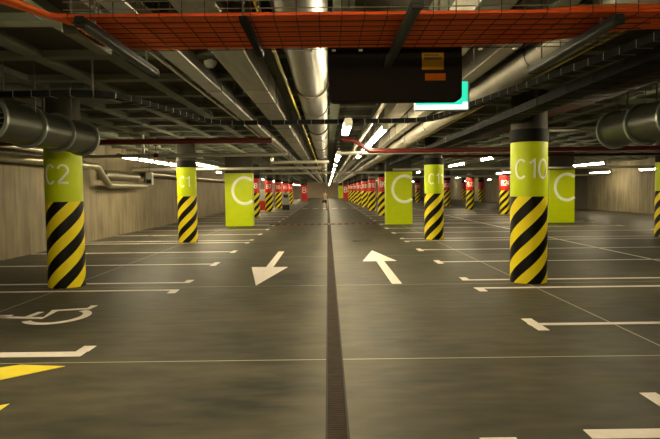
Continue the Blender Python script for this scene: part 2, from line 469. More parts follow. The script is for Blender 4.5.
RX, LX, FX = 3.18, -4.2, 10.22
Y0 = 9.27
column(LX-.05, Y0+.12, 'lime', 'C2', 'lime and striped column numbered C2, nearest on the left', 'lime columns with hazard stripes', math.radians(2))
column(LX, Y0+8.1, 'lime', 'C1', 'lime and striped column numbered C1, in front of left wall', 'lime columns with hazard stripes', math.radians(2))
column(RX+.035, Y0, 'lime', 'C10', 'lime and striped column numbered C10, largest on the right', 'lime columns with hazard stripes', math.radians(-9))
column(RX, Y0+8.1, 'lime', 'C11', 'lime and striped column numbered C11, beside the right arrow lane', 'lime columns with hazard stripes', math.radians(8))
column(10.13, Y0+8.1, 'lime', None, 'lime and striped column cut off by the right frame edge', 'lime columns with hazard stripes')
GR = 'red topped columns with hazard stripes'
for i in range(5):
    column(LX, Y0+8.1*(3+i), 'red', 'B%d' % (8-i), ['red topped striped column just right of the left lime panel', 'second red topped striped column of the left row, right of red cabinet', 'third red topped striped column of the left row', 'fourth red topped column of the left row, behind the grey machine', 'fifth red topped striped column of the left row'][i], GR)
for i in range(7):
    column(RX, Y0+8.1*(3+i), 'red', 'B%d' % (9+i), 'red topped striped column right beside the middle lime panel' if i == 0 else ORD[i]+' red topped striped column of the right lane row, counted from the camera', GR)
for k, i in enumerate((3, 4, 5, 7)):
    column(FX, Y0+8.1*i, 'red', 'B%d' % (24-k), ['red topped striped column just left of lime column C10', 'red topped striped column standing alone mid bay, left of C10', 'red topped striped column just right of lime column C11', 'small red topped striped column between lime panel and C11'][k], GR)
column(17.4, Y0+8.1*7, 'red', None, 'small red topped striped column against the right wall, nearer one', GR)
column(17.4, Y0+8.1*8, 'red', None, 'small red topped striped column against the right wall, farther one', GR)

# broad rectangular piers with a big zone letter
def pier(x0, x1, yf, pm, letter, label, group, top=2.26, depth=.55):
    w = x1-x0
    t = empty('zone_pier', ((x0+x1)/2, yf, 0), label, 'pier', group, 'thing')
    MB().box((-w/2+.02, .02, 0), (w/2-.02, depth-.02, RIB-.002)).build('core', M['shaft'], t, smooth=False)
    b = MB()
    for lo, hi in (((-w/2, 0, .01), (w/2, .0195, top)), ((-w/2, depth-.0195, .01), (w/2, depth, top)), ((-w/2, .0195, .01), (-w/2+.0195, depth-.0195, top)), ((w/2-.0195, .0195, .01), (w/2, depth-.0195, top))):
        b.box(lo, hi)
    b.build('painted_face', M[pm], t, smooth=False)
    lb = MB()
    if letter == 'C':
        strokes = [arc(w/2-.33, 1.52, .5, .55, 50, 310, 40)]
    else:
        strokes = [[(a*.9-.25, 1.15+b*.75) for a, b in s] for s in glyph(letter)[0]]
    for s_ in strokes:
        for q in ribbon2d(s_, .12):
            lb.add([(a, -.004, z) for a, z in q]+[(a, -.0005, z) for a, z in q], [(0,1,2,3),(4,7,6,5),(0,4,5,1),(1,5,6,2),(2,6,7,3),(3,7,4,0)])
    lb.build('zone_letter', M['letter'], t)['label'] = 'large pale letter on the pier'
    return t
GP = 'broad lime piers with a zone letter'
pier(-4.36, -3.2, 24.7, 'lime', 'C', 'broad lime pier with letter C in the left row', GP)
pier(2.48, 3.6, 24.7, 'lime', 'C', 'broad lime pier with letter C beside red columns', GP)
pier(9.41, 10.48, 24.6, 'lime', 'C', 'broad lime pier with letter C right of column C10', GP)
pier(-3.75, -2.85, 82, 'red', 'B', 'small red pier with letter B far down the left row', None)
pier(2.4, 3.15, 90, 'red', 'B', 'small red pier with letter B far down the right row', None)
pier(1.95, 2.7, 104, 'lime', '', 'tiny lime pier at the far end of the lane', None)

# ------------------------------------------------------------------ fluorescent fixtures
def make_fixture(lit, k=1.):
    t = empty('fluorescent_fixture', (0, 0, 0), None, 'light fixture')
    b = MB(); b.add([(-.05,0,.05),(.05,0,.05),(.07,0,.0),(-.07,0,.0),(-.05,1.25,.05),(.05,1.25,.05),(.07,1.25,.0),(-.07,1.25,.0)], [(0,1,2,3),(4,7,6,5),(0,4,5,1),(1,5,6,2),(2,6,7,3),(3,7,4,0)])
    b.v = [(x*k, y, z*(1 if lit else .6)) for x, y, z in b.v]
    b.build('housing', M['housing' if lit else 'dark_housing'], t, smooth=False)
    d = MB(); prof = [(-.062, 0), (-.06, -.03), (-.04, -.05), (0, -.056), (.04, -.05), (.06, -.03), (.062, 0)]; n = len(prof)
    d.add([(x, .03, z-.0005) for x, z in prof]+[(x, 1.22, z-.0005) for x, z in prof], [(i, (i+1) % n, n+(i+1) % n, n+i) for i in range(n)]+[tuple(range(n)), tuple(range(n, 2*n))])
    d.v = [(x*k, y, z*(1 if lit else .35)) for x, y, z in d.v]
    d.build('diffuser', M['lit' if lit else 'off_diff'], t)
    for y in (0., 1.222):
        e = MB(); e.box((-.066*k, y, -.058*(1 if lit else .36)), (.066*k, y+.028, -.0005)); e.build('end_cap', M['housing' if lit else 'dark_housing'], t, bevel=.006)
    for y in (.2, 1.05):
        MB().tube([(0, y, .05 if lit else .03), (0, y, SLAB-2.36+.06)], .005, 6).build('hanger_rod', M['rod'], t)
    return t
lit0 = make_fixture(True, .8); off0 = make_fixture(False, .42)
used = set()
ORD.extend(['seventeenth', 'eighteenth', 'nineteenth'])
def place(src, x, y, z, label, group):
    if src.name in used: t = copy_tree(src)
    else: t = src; used.add(src.name)
    t.location = (x, y, z); tag(t, label, 'light fixture', group)
    return t
GO = 'unlit fluorescent fixtures under the near cable tray'
place(off0, -1.19, 2.85, 2.33, 'dark unlit fluorescent fixture under the left end of the orange cables', GO)
place(off0, 1.45, 2.9, 2.33, 'unlit fluorescent fixture under the right end of the orange cables', GO)
place(off0, .41, 2.62, 2.33, 'dark unlit fluorescent fixture in front of the black sign', GO)
def seq(*parts):
    out = []
    for p in parts: out += [p] if not isinstance(p, tuple) else [p[0]+p[2]*k for k in range(int((p[1]-p[0])/p[2])+1)]
    return out
rows = [
  ('lit fluorescent fixtures over the middle of the lane', 'over the middle of the lane', .27, 2.36, seq(-6, 7.35, 13.4, 15.2, 18.6, (22, 38, 3.), (40, 108, 2.2))),
  ('added fill fixtures over the near left bays', 'added as fill over the near left bays in front of column C2', -3.3, 2.4, seq(-4.5, 2.5, 3.9)),  # unseen fill row, added to light C2 and the cable undersides
  ('added fill fixtures in line with the left unlit one', 'added as fill in line with the left unlit fixture', -1.19, 2.36, seq(-3.6, -2.2, -.8, .6)),  # added out of view so floor bounce reaches the cables from below
  ('added fill fixtures in line with the right unlit one', 'added as fill in line with the right unlit fixture', 1.45, 2.36, seq(-2.2, .6)),  # right fill row, unseen, added to brighten the cables by bounce
  ('lit fluorescent fixtures between the round duct and right ducts', 'high between the round duct and the right ducts', .3, 2.66, seq(4.3, 5.7)),
  ('lit strips in place of the right duct highlight', 'standing in for the highlight on the right duct edge', .92, 2.5, seq(9.2, 10.6, 12., 13.4, 16.2)),  # glowing strips added for the bright reflection along the duct edge
  ('lit fluorescent fixtures over the left bays', 'over the left bays beside the wall', -5.0, 2.4, seq(-6, 14, 15.4, 16.8, 18.2, 19.6, 21, (26, 106, 3.))),
  ('lit fluorescent fixtures in the left column row', 'between the left columns C1 and the lime pier', -4.22, 2.42, seq(18.3, 19.6, 20.9, 22.2)),
  ('lit fluorescent fixtures over the right bays', 'over the right bays behind column C10', 4.75, 2.4, seq(-6, 8.5, 16.6, 20, 21.3, (25, 108, 4.5))),
  ('lit fluorescent fixtures between the right column rows', 'between the right column rows', 9.85, 2.38, seq(20.6, 21.9, 29.9, 31.2, 32.5, 40.6, 41.9, 43.2, 54, 66, 78)),
  ('lit fluorescent fixtures by the right wall', 'by the right wall', 16.4, 2.4, seq(22, 27.9, 29.2, 33.6, 34.9, 50, 58, 68, 80)),
]
def ordinal(i):
    if i < len(ORD): return ORD[i]
    return '%d%s' % (i+1, {1: 'st', 2: 'nd', 3: 'rd'}.get((i+1) % 10, 'th'))
for g, where, x, z, ys in rows:
    seen = [y for y in ys if y > 4 and abs(x/(y+1.2)) < .57]
    for i, y in enumerate(ys):
        if y in seen:
            k = seen.index(y)
            place(lit0, x, y, z, ('nearest' if k == 0 else ordinal(k)+' nearest')+' lit fluorescent fixture '+where, g)
        else:
            place(lit0, x, y, z, 'lit fixture outside the picture, '+ordinal(i)+', '+where, 'lit fluorescent fixtures outside the picture')

# ------------------------------------------------------------------ ducts and pipes
def hangers(parent, pts, drop=0.):
    for (x, y, z) in pts:
        MB().tube([(x, y, z), (x, y, SLAB)], .006, 6).build('hanger_rod', M['rod'], parent)

def run(name, pts, r, m, label, cat, group=None, hang=(), n=20, flanges=(), fr=1.15):
    """a pipe: the root mesh is the pipe; hangers and couplings are its parts"""
    o = MB().tube(pts, r, n).build(name, M[m]); tag(o, label, cat, group)
    hangers(o, hang)
    for (c, ax) in flanges:
        MB().ring(c, ax, r*.99, r*fr, .04, 28).build('coupling', M[m], o)
    return o

def rect_duct(name, x0, x1, z0, z1, y0, y1, m, label, step=1.5, group=None):
    t = empty(name, ((x0+x1)/2, y0, z0), label, 'duct', group)
    w = (x1-x0)/2; h = z1-z0; L = y1-y0
    MB().box((-w, 0, 0), (w, L, h)).build('duct_body', M[m], t, bevel=.012, smooth=False)
    y = .4
    while y < min(L, 36):
        fl = MB(); vs = []
        for yy in (y, y+.035):
            for g in (-.0005, -.018+.0005, ):
                e = .0005 if g == -.0005 else .01
                vs += [(-w-e, yy, -e), (w+e, yy, -e), (w+e, yy, h+e), (-w-e, yy, h+e)]
        fs = []
        for p, q in ((0, 4), (4, 12), (12, 8), (8, 0)):
            for j in range(4): fs.append((p+j, p+(j+1) % 4, q+(j+1) % 4, q+j))
        fl.add(vs, fs); fl.build('flange', M['zinc'], t, smooth=False); y += step
    y = 1.
    while y < min(L, 36):
        hb_ = MB(); hb_.tube([(-w-.03, y, SLAB-z0), (-w-.03, y, -.03), (w+.03, y, -.03), (w+.03, y, SLAB-z0)], .006, 6)
        hb_.build('trapeze_hanger', M['rod'], t); y += 3.1
    return t

# big round duct over the lane, right limb over the drain
t = empty('round_duct', (-.19, .4, 2.86), 'big round silver duct running down the middle of the ceiling', 'duct')
MB().cyl((0,0,0), 'Y', .205, 108, 48).build('duct_body', M['galv'], t)
fl = MB()
for k in range(1, 22): MB().ring((0, 4.4*k, 0), 'Y', .2055, .216, .04, 40).build('band', M['galv'], t)
hb_ = MB()
for k in range(14):
    MB().ring((0, 2.+4.8*k, 0), 'Y', .2055, .228, .03, 40).build('hanger_strap', M['rod'], t)
    MB().tube([(0, 2.015+4.8*k, .225), (0, 2.015+4.8*k, SLAB-2.86)], .006, 6).build('hanger_rod', M['rod'], t)
run('yellow_pipe', [(-.45, .5, 2.72), (-.45, 60, 2.72)], .017, 'yelpipe', 'thin yellow pipe running beside the big round duct', 'pipe', hang=[(-.45, 3+4*k, 2.735) for k in range(8)], n=10)
run('yellow_pipe', [(-1.06, .5, 2.87), (-1.06, 60, 2.87)], .016, 'yelpipe', 'thin yellow pipe running along the left grey duct', 'pipe', hang=[(-1.06, 7+4*k, 2.885) for k in range(8)], n=10)
rect_duct('rectangular_duct', -.97, -.69, 2.68, 2.98, .5, 95, 'galv_b', 'wide grey rectangular duct left of the big round duct', 6)
rect_duct('cable_trunking', -1.41, -1.24, 2.68, 2.78, .5, 95, 'galv', 'narrow bright metal trunking left of the grey duct', 6)
run('conduit', [(-1.52, .5, 2.72), (-1.52, 60, 2.72)], .016, 'pipe', 'thin shiny conduit along the left side of the trunking', 'pipe', hang=[(-1.52, 3+4*k, 2.735) for k in range(8)], n=10)
rect_duct('rectangular_duct', .99, 1.24, 2.7, 2.95, .5, 95, 'duct_light', 'grey rectangular duct nearest the lane, right of the lights', 6)
rect_duct('rectangular_duct', 1.52, 1.68, 2.72, 2.96, .5, 95, 'duct_light', 'grey rectangular duct between its neighbour and the smaller round duct', 6)
t = empty('round_duct', (2.01, .4, 2.757), 'smaller round silver duct at the outer edge of the right ducts', 'duct')
MB().cyl((0,0,0), 'Y', .15, 95, 40).build('duct_body', M['duct_light'], t)
for k in range(14): MB().ring((0, 2.2+2.9*k, 0), 'Y', .1505, .16, .05, 40).build('band', M['galv'], t)
for k in range(10): MB().tube([(0, 2.9+3.1*k, .149), (0, 2.9+3.1*k, SLAB-2.757)], .006, 6).build('hanger_rod', M['rod'], t)
run('yellow_pipe', [(2.26, .5, 2.7), (2.26, 60, 2.7)], .016, 'yelpipe', 'thin yellowish pipe along the outer edge of right ducts', 'pipe', hang=[(2.26, 3+4*k, 2.715) for k in range(8)], n=10)
run('conduit', [(.75, 4.2, 2.62), (.75, 80, 2.62)], .03, 'pipe', 'silver conduit running along the left side of the right ducts', 'pipe', hang=[(.75, 5+4*k, 2.645) for k in range(8)], n=12)

# pipes across the ceiling
def bend(pts, rad=.12, n=5):
    P = [Vector(p) for p in pts]; out = [P[0]]
    for i in range(1, len(P)-1):
        a = (P[i-1]-P[i]); b = (P[i+1]-P[i]); r = min(rad, a.length*.45, b.length*.45)
        p0 = P[i]+a.normalized()*r; p2 = P[i]+b.normalized()*r
        for k in range(n+1):
            q = k/n; out.append(p0*(1-q)**2 + P[i]*2*q*(1-q) + p2*q*q)
    out.append(P[-1]); return [tuple(v) for v in out]
GPp = 'sprinkler pipes across the ceiling'
run('sprinkler_pipe', bend([(.3, 12, 2.55), (.62, 12, 2.5), (.82, 12, 2.3), (17.6, 12, 2.3)]), .045, 'red_pipe', 'long dark red pipe passing behind lime column C10', 'pipe', GPp, hang=[(x, 12, 2.34) for x in (1.6, 4.2, 6.8, 9.4)], flanges=())
run('sprinkler_pipe', [(-7.3, 10.6, 2.42), (-1.0, 10.6, 2.42)], .05, 'red_pipe', 'dark red pipe above lime column C1, left of the ducts', 'pipe', GPp, hang=[(x, 10.6, 2.46) for x in (-6, -3.6, -1.7)])
run('sprinkler_pipe', [(2.6, 13.2, 2.24), (17.6, 13.2, 2.24)], .03, 'red_pipe', 'thinner dark red pipe just below the long red pipe', 'pipe', GPp, hang=[(x, 13.2, 2.26) for x in (4, 8, 12)])
GS = 'silver pipes across the ceiling'
run('water_pipe', [(-6.9, 13, 2.31), (-.9, 13, 2.31)], .038, 'pipe', 'long silver pipe crossing just above lime column C1', 'pipe', GS, hang=[(x, 13, 2.34) for x in (-5.4, -3.4, -1.6)])
run('water_pipe', bend([(-1.55, 16.4, 2.42), (-1.55, 16.4, 2.3), (.05, 16.4, 2.3)]), .045, 'pipe', 'silver pipe with an elbow below the grey duct', 'pipe', GS, hang=[(-1., 16.4, 2.34)])
run('water_pipe', [(.3, 12.9, 2.32), (2.35, 12.9, 2.32)], .04, 'pipe', 'short silver pipe right of the lane lights', 'pipe', GS, hang=[(.6, 12.9, 2.35), (2., 12.9, 2.35)])
run('water_pipe', [(-6.9, 20.6, 2.3), (-.2, 20.6, 2.3)], .05, 'pipe', 'farther silver pipe crossing behind lime column C1', 'pipe', GS, hang=[(x, 20.6, 2.34) for x in (-5.5, -2)])
run('water_pipe', [(-3, 27, 2.3), (3, 27, 2.3)], .05, 'pipe', 'silver pipe crossing behind the lime piers', 'pipe', GS, hang=[(x, 27, 2.34) for x in (-2, 2)])
run('water_pipe', [(2.7, 15, 2.45), (17.6, 15, 2.45)], .03, 'pipe', 'thin silver pipe crossing right of column C10 top', 'pipe', GS, hang=[(x, 15, 2.47) for x in (5, 9, 13)])
run('water_pipe', [(3.9, 10.6, 2.54), (17.6, 10.6, 2.54)], .02, 'pipe', 'thinnest silver pipe between column C10 and the right fan', 'pipe', GS, hang=[(x, 10.6, 2.555) for x in (5, 9)])
run('water_pipe', [(2.7, 24, 2.32), (17.6, 24, 2.32)], .05, 'pipe', 'silver pipe above the right lime pier', 'pipe', GS, hang=[(x, 24, 2.36) for x in (6, 12)])
run('water_pipe', [(2.7, 38, 2.3), (17.6, 38, 2.3)], .07, 'pipe', 'distant silver pipe crossing before the right wall', 'pipe', GS, hang=[(x, 38, 2.36) for x in (6, 13)])

# insulated pipes on the left wall
GW = 'insulated pipes along the left wall'
run('insulated_pipe', bend([(-6.95, 2, 2.3), (-6.95, 17.6, 2.3), (-6.95, 18.5, 1.74), (-6.95, 22.2, 1.74), (-6.95, 22.6, 2.22), (-6.95, 60, 2.22)], .09, 3), .105, 'foil', 'foil insulated pipe with a dip, along the left wall', 'pipe', GW, hang=[(-6.95, y, 2.4) for y in (5, 9, 13, 16.5)])
run('insulated_pipe', [(-7.21, 18.7, 2.08), (-7.21, 22.0, 2.08)], .15, 'foil', 'thick short insulated pipe above the dip of the wall pipe', 'pipe', GW, hang=[(-7.21, 19, 2.22), (-7.21, 21.8, 2.22)])
run('insulated_pipe', [(-6.6, 2, 2.5), (-6.6, 15.6, 2.5)], .05, 'pipe', 'thin silver pipe above the wall pipe on the left', 'pipe', GW, hang=[(-6.6, y, 2.54) for y in (4, 8, 12)])
run('drop_pipe', bend([(-4.0, 12.7, 2.75), (-4.0, 12.7, 2.3), (-3.2, 12.7, 2.3)], .08), .03, 'pipe', 'silver pipe dropping from the ceiling to the left crossing pipe', 'pipe', hang=[(-4.0, 12.7, 2.75)])
t = empty('pipe_valve', (-3.72, 12.7, 2.3), 'red valve on the silver pipe left of column C1', 'valve')
MB().tube([(-.05, 0, 0), (.05, 0, 0)], .045, 14).build('valve_body', M['red_pipe'], t)
MB().tube([(0, 0, .03), (0, 0, .2)], .012, 8).build('valve_stem', M['rod'], t)
MB().ring((0, 0, .2), 'Z', .04, .07, .02, 20).build('hand_wheel', M['red_pipe'], t)

# ------------------------------------------------------------------ cable trays
def smooth_path(pts, n=8):
    P = [Vector(p) for p in pts]; out = []
    for i in range(len(P)-1):
        p0 = P[max(i-1, 0)]; p1 = P[i]; p2 = P[i+1]; p3 = P[min(i+2, len(P)-1)]
        for k in range(n):
            q = k/n
            out.append(.5*((2*p1)+(p2-p0)*q+(2*p0-5*p1+4*p2-p3)*q*q+(3*p1-p0-3*p2+p3)*q**3))
    out.append(P[-1]); return [tuple(v) for v in out]

# near wire basket under the orange cables
TZ = 2.4; TY0, TY1 = 3.02, 3.73; TX0, TX1 = -1.34, 1.78
t = empty('cable_tray', (0, 3.4, TZ), 'wire mesh cable tray carrying the orange cables across the ceiling', 'cable tray')
w = MB()
for k in range(8):
    y = TY0+(TY1-TY0)*k/7-3.4
    w.tube([(TX0, y, 0), (TX1, y, 0)], .0024, 6)
x = TX0+.02
while x < TX1:
    w.tube([(x, TY0-3.4, .08), (x, TY0-3.4, -.004), (x, TY1-3.4, -.004), (x, TY1-3.4, .08)], .0024, 6); x += .117
w.build('basket', M['dark_wire'], t)
rl = MB()
for y in (TY0-3.4, TY1-3.4):
    for z in (.04, .08): rl.tube([(TX0, y, z), (TX1, y, z)], .003, 6)
rl.build('side_rail', M['zinc'], t)
for xs in (-.418,):
    MB().box((xs-.02, TY0-3.44, -.036), (xs+.02, TY1-3.36, -.008)).build('support_channel', M['black_tray'], t, smooth=False)
    for y in (TY0-3.42, TY1-3.38):
        MB().tube([(xs, y, -.03), (xs, y, SLAB-TZ)], .006, 6).build('hanger_rod', M['rod'], t)
for xs in (-.33, -.1, .05, .22, .98, 1.2, 1.35, 1.5): 
    MB().box((xs-.012, TY1-3.4-.012, -.014), (xs+.012, TY1-3.4+.014, -.005)).build('clip', M['white_plastic'], t)

NC = 24
for i in range(NC):
    q = i/(NC-1); y = TY0+.03+(TY1-TY0-.06)*q; z = TZ+.0145
    d2 = ((i//2)/11-.5)*.33; z2 = TZ+.0145+(i % 2)*.029
    if i < 6:
        d1 = (i/5-.5)*.15; z1 = z
        pts = [(-2.05+d1, 1.5, z1), (-1.68+d1, 2.36+d1*.5, z1), (-1.5+d1*.7, 2.8+d1*.7, z1), (-1.36+d1*.3, 3.1+d1, z1), (-1.0, y, z1)]
    else:
        pts = [(-1.36, 3.28+(y-3.26)*.85, z+(i % 2)*.029), (-1.15, y, z)]
    for xx in (-.72, -.2, .35, .9): pts.append((xx, y, z))
    pts += [(1.3+.1*(1-q), y-.06*q, z2), (1.72, 3.21+d2*.95, z2), (2.2, 3.2+d2*.95, z2), (3.2, 3.2+d2*.95, z2)]
    o = MB().tube(smooth_path(pts, 6), .0135, 8).build('power_cable', M['orange' if i % 4 else 'redcab'])
    if i % 4: tag(o, 'orange power cable lying in the near wire mesh tray', 'cable', 'orange cables in the near cable tray')
    else: tag(o, 'darker red power cable lying in the near wire mesh tray', 'cable', 'red cables in the near cable tray')
t = empty('junction_box', (-1.45, 3.5, 2.37), 'dark junction box at the left end of the orange cables', 'box')
MB().box((.0, -.26, .012), (.085, .26, .085)).build('box_body', M['fan'], t, bevel=.008)
for yy in (-.2, .2): MB().tube([(.03, yy, .085), (.03, yy, SLAB-2.37)], .006, 6).build('hanger_rod', M['rod'], t)

def ribbon_tray(name, path, w, h, m, label, step=.2, rods=True, ticks='zinc'):
    """open trough following a path, with cross wires and hangers"""
    P = [Vector(p) for p in path]; t = empty(name, P[0], label, 'cable tray')
    o0 = P[0]; b = MB(); cs = [(-w/2, h), (-w/2, 0), (w/2, 0), (w/2, h), (w/2-.004, h), (w/2-.004, .004), (-w/2+.004, .004), (-w/2+.004, h)]
    vs = []; n = len(cs)
    fr = []
    for i, p in enumerate(P):
        d = (P[min(i+1, len(P)-1)]-P[max(i-1, 0)]); d.z = 0; d.normalize(); s_ = Vector((d.y, -d.x, 0)); fr.append(s_)
        vs += [tuple(p-o0+s_*a+Vector((0, 0, z))) for a, z in cs]
    fs = []
    for i in range(len(P)-1):
        for j in range(n): fs.append((i*n+j, (i+1)*n+j, (i+1)*n+(j+1) % n, i*n+(j+1) % n))
    fs += [tuple(range(n)), tuple(range((len(P)-1)*n, len(P)*n))]
    b.add(vs, fs); b.build('trough', M[m], t, smooth=False)
    wk = MB(); acc = 0; racc = 1.
    busy = ((-1.62, -.65), (-.47, .04), (.7, 2.3))
    for i in range(len(P)-1):
        L = (P[i+1]-P[i]).length; q = acc
        while q < L:
            c = P[i].lerp(P[i+1], q/L)-o0; s_ = fr[i].lerp(fr[i+1], q/L)
            a = c-s_*(w/2+.004); e = c+s_*(w/2+.004); dn = Vector((0, 0, -.004)); up = Vector((0, 0, h))
            wk.tube([a+up, a+dn, e+dn, e+up], .003, 5)
            racc += step
            if racc > 2.4 and rods and not any(x0 < (e+o0).x < x1 or x0 < (a+o0).x < x1 for x0, x1 in busy):
                for g in (a, e): MB().tube([g, g+Vector((0, 0, SLAB-P[0].z))], .006, 6).build('hanger_rod', M['rod'], t)
                racc = 0
            q += step
        acc = q-L
    wk.build('cross_wire', M[ticks], t)
    return t
ribbon_tray('cable_tray', bend([(-6.4, 6.4, 2.5), (-2.25, 6.0, 2.5), (-1.72, 8.82, 2.5), (1.52, 8.74, 2.5), (1.9, 6.6, 2.5), (2.14, 5.2, 2.5), (2.3, 4.2, 2.5), (2.36, 2.0, 2.5)], .5, 6), .12, .06, 'black_tray', 'black cable tray that zigzags across the ceiling before the lights')
ribbon_tray('cable_tray', [(2.7, .5, 2.5), (2.7, 14, 2.5), (2.7, 24.3, 2.5)], .3, .1, 'black_tray', 'straight black cable tray running along the right ducts', .3, ticks='black_tray')
ribbon_tray('cable_tray', [(3.75, 1.5, 2.75), (3.75, 7, 2.75), (3.75, 15, 2.75)], .42, .07, 'dark_wire', 'brown cable tray with orange cables running above column C10', .25, ticks='dark_wire')
for i in range(7):
    x = 3.58+.056*i
    tag(MB().tube(smooth_path([(x, 1.5, 2.773), (x+random.uniform(-.01,.01), 6, 2.773), (x, 15, 2.773)], 5), .017, 8).build('power_cable', M['redcab']), 'red orange power cable in the tray running above column C10', 'cable', 'cables in the right tray')
tag(MB().tube(bend([(2.66, 1, 2.53), (2.66, 14, 2.53), (2.66, 24, 2.53)]), .022, 8).build('black_cable', M['black']), 'thick black cable in the straight black tray', 'cable')

# ------------------------------------------------------------------ jet fans
def jet_fan(x, y0, z, r, L, label):
    t = empty('jet_fan', (x, y0, z), label, 'fan', 'jet fans under the ceiling')
    b = MB(); b.ring((0, 0, 0), 'Y', r-.02, r, L, 48); b.build('casing', M['fan'], t)
    for y in (-.03, L*.34, L*.66, L-.02):
        MB().ring((0, y, 0), 'Y', r+.0005, r+.035, .045, 48).build('flange', M['flange'], t)
    MB().tube([(0, L*.38, 0), (0, L*.62, 0)], r*.42, 24).build('motor', M['fan_dark'], t)
    for k in range(6):
        a = 2*PI*k/6; bl = MB()
        u = Vector((math.cos(a), 0, math.sin(a))); v = Vector((-math.sin(a), 0, math.cos(a)))
        p = [u*r*.42-v*.05, u*r*.42+v*.05+Vector((0, .07, 0)), u*(r-.025)+v*.07+Vector((0, .06, 0)), u*(r-.025)-v*.07]
        c = Vector((0, L*.5, 0)); th = Vector((0, .008, 0))
        bl.add([tuple(c+q) for q in p]+[tuple(c+q+th) for q in p], [(0,1,2,3),(4,7,6,5),(0,4,5,1),(1,5,6,2),(2,6,7,3),(3,7,4,0)]); bl.build('fan_blade', M['fan_dark'], t)
    for yy in (.03, L-.05):
        g = MB()
        for k in range(-3, 4):
            hh = math.sqrt(max(0, (r-.022)**2-(k*r/4)**2)); g.tube([(-hh, yy, k*r/4), (hh, yy, k*r/4)], .006, 6)
        g.build('guard_grille', M['flange'], t)
    for yy in (L*.3, L*.7):
        for sx in (-r*.8, r*.8):
            MB().tube([(sx, yy, r*.62), (sx, yy, SLAB-z)], .01, 8).build('hanger_rod', M['rod'], t)
    return t
jet_fan(-3.72, 6.36, 2.335, .235, 2.5, 'dark round jet fan hanging in front of column C2')
jet_fan(4.18, 6.1, 2.33, .24, 2.35, 'dark round jet fan hanging at the right, past column C10')

# ------------------------------------------------------------------ signs
t = empty('hanging_sign', (.455, 3.86, 2.09), 'large black back of a sign hanging below the orange cables', 'sign')
def rrect(w, h, r, n=6):
    out = []
    for cx_, cz_, a0 in ((w/2-r, r, -90), (w/2-r, h-r, 0), (-w/2+r, h-r, 90), (-w/2+r, r, 180)):
        out += arc(cx_, cz_, r, r, a0, a0+90, n)
    return out
P = rrect(.88, .38, .035); n = len(P); b = MB()
b.add([(x, 0, z) for x, z in P]+[(x, .12, z) for x, z in P], [tuple(range(n)), tuple(range(n, 2*n))]+[(i, (i+1) % n, n+(i+1) % n, n+i) for i in range(n)])
b.build('sign_case', M['signback'], t, bevel=.006)
for nm, x0, x1, z0, z1, mm in (('yellow_label', .175, .318, .2, .31, 'lab_y'), ('orange_label', .195, .33, .13, .175, 'lab_o')):
    lb_ = MB().box((x0, -.003, z0), (x1, -.0003, z1)).build(nm, M[mm], t, smooth=False)
    lb_['label'] = 'small '+nm.replace('_', ' ')
    ink = MB()
    if nm[0] == 'y':
        ink.box((x0+.012, -.0045, z1-.045), (x1-.012, -.0031, z1-.03)); ink.box((x0+.012, -.0045, z1-.02), (x1-.03, -.0031, z1-.012))
        ink.build('label_print', M['lab_ink'], lb_, smooth=False)
for xs in (-.3, .3): MB().tube([(xs, .06, .38), (xs, .06, SLAB-2.09)], .008, 8).build('hanger_rod', M['rod'], t)

t = empty('exit_sign', (.915, 4.62, 2.13), 'glowing turquoise exit sign half hidden by the black sign', 'sign')
MB().box((-.215, .004, 0), (.215, .07, .225)).build('sign_case', M['white_plastic'], t, bevel=.006)
MB().box((-.21, 0, .04), (.16, .0035, .22)).build('green_face', M['exit_green'], t, smooth=False)
b = MB(); b.box((-.21, 0, .003), (.16, .0035, .0395)); b.box((.1605, 0, .003), (.2, .0035, .06)); b.build('white_strip', M['exit_white'], t, smooth=False)
MB().box((.1605, 0, .061), (.2, .0035, .22)).build('green_edge', M['exit_green'], t, smooth=False)
for xs in (-.15, .15): MB().tube([(xs, .035, .225), (xs, .035, SLAB-2.13)], .006, 8).build('hanger_rod', M['rod'], t)

w_ = MB().tube([(.945, 3.755, 2.41), (.945, 3.755, 2.315), (.935, 3.755, 2.305), (.925, 3.755, 2.312)], .004, 8).build('hanging_hook', M['white_plastic']); tag(w_, 'short white wire hook hanging right of the black sign', 'hook')
t = empty('hanging_lantern', (-3.85, 12.6, 1.66), 'small white lantern sign hanging below the left pipes', 'sign')
MB().box((-.07, -.05, 0), (.07, .05, .27)).build('lantern_case', M['white_plastic'], t, bevel=.01)
MB().box((-.055, -.054, .03), (.055, -.0505, .12)).build('lower_panel', M['off_diff'], t, smooth=False)
MB().tube([(0, 0, .27), (0, 0, SLAB-1.66)], .008, 8).build('hanger_rod', M['rod'], t)

t = empty('smoke_detector', (-1.36, 6.9, 2.96), 'small white round detector below the left ceiling ribs', 'detector')
MB().tube([(0,0,0), (0,0,.03), (0,0,.05), (0,0,.075)], .05, 24, radii=[.045, .07, .075, .075]).build('detector_head', M['white_plastic'], t)
MB().tube([(0,0,.075), (0,0,SLAB-2.96)], .03, 10).build('mount', M['white_plastic'], t)

# ------------------------------------------------------------------ far things in the lane
t = empty('ticket_machine', (-3.25, 45.2, 0), 'grey ticket machine with black base beside left red columns', 'machine')
MB().box((-.28, -.2, 0), (.28, .2, .4)).build('base', M['black'], t, bevel=.01)
MB().box((-.27, -.19, .4), (.27, .19, 1.34)).build('cabinet', M['grey_metal'], t, bevel=.02)
MB().box((-.17, -.2, .95), (.17, -.1905, 1.2)).build('screen', M['dark_housing'], t, smooth=False)
t = empty('fire_cabinet', (-5.15, 45.5, 0), 'red cabinet with pale grey upper panel between left columns', 'cabinet')
MB().box((-.3, -.15, 0), (.3, .15, .72)).build('red_cabinet', M['red'], t, bevel=.015)
MB().box((-.26, -.1, .72), (.26, .1, 1.6)).build('upper_panel', M['grey_metal'], t, bevel=.015)
MB().box((.2, -.165, .3), (.24, -.1505, .42)).build('handle', M['black'], t)

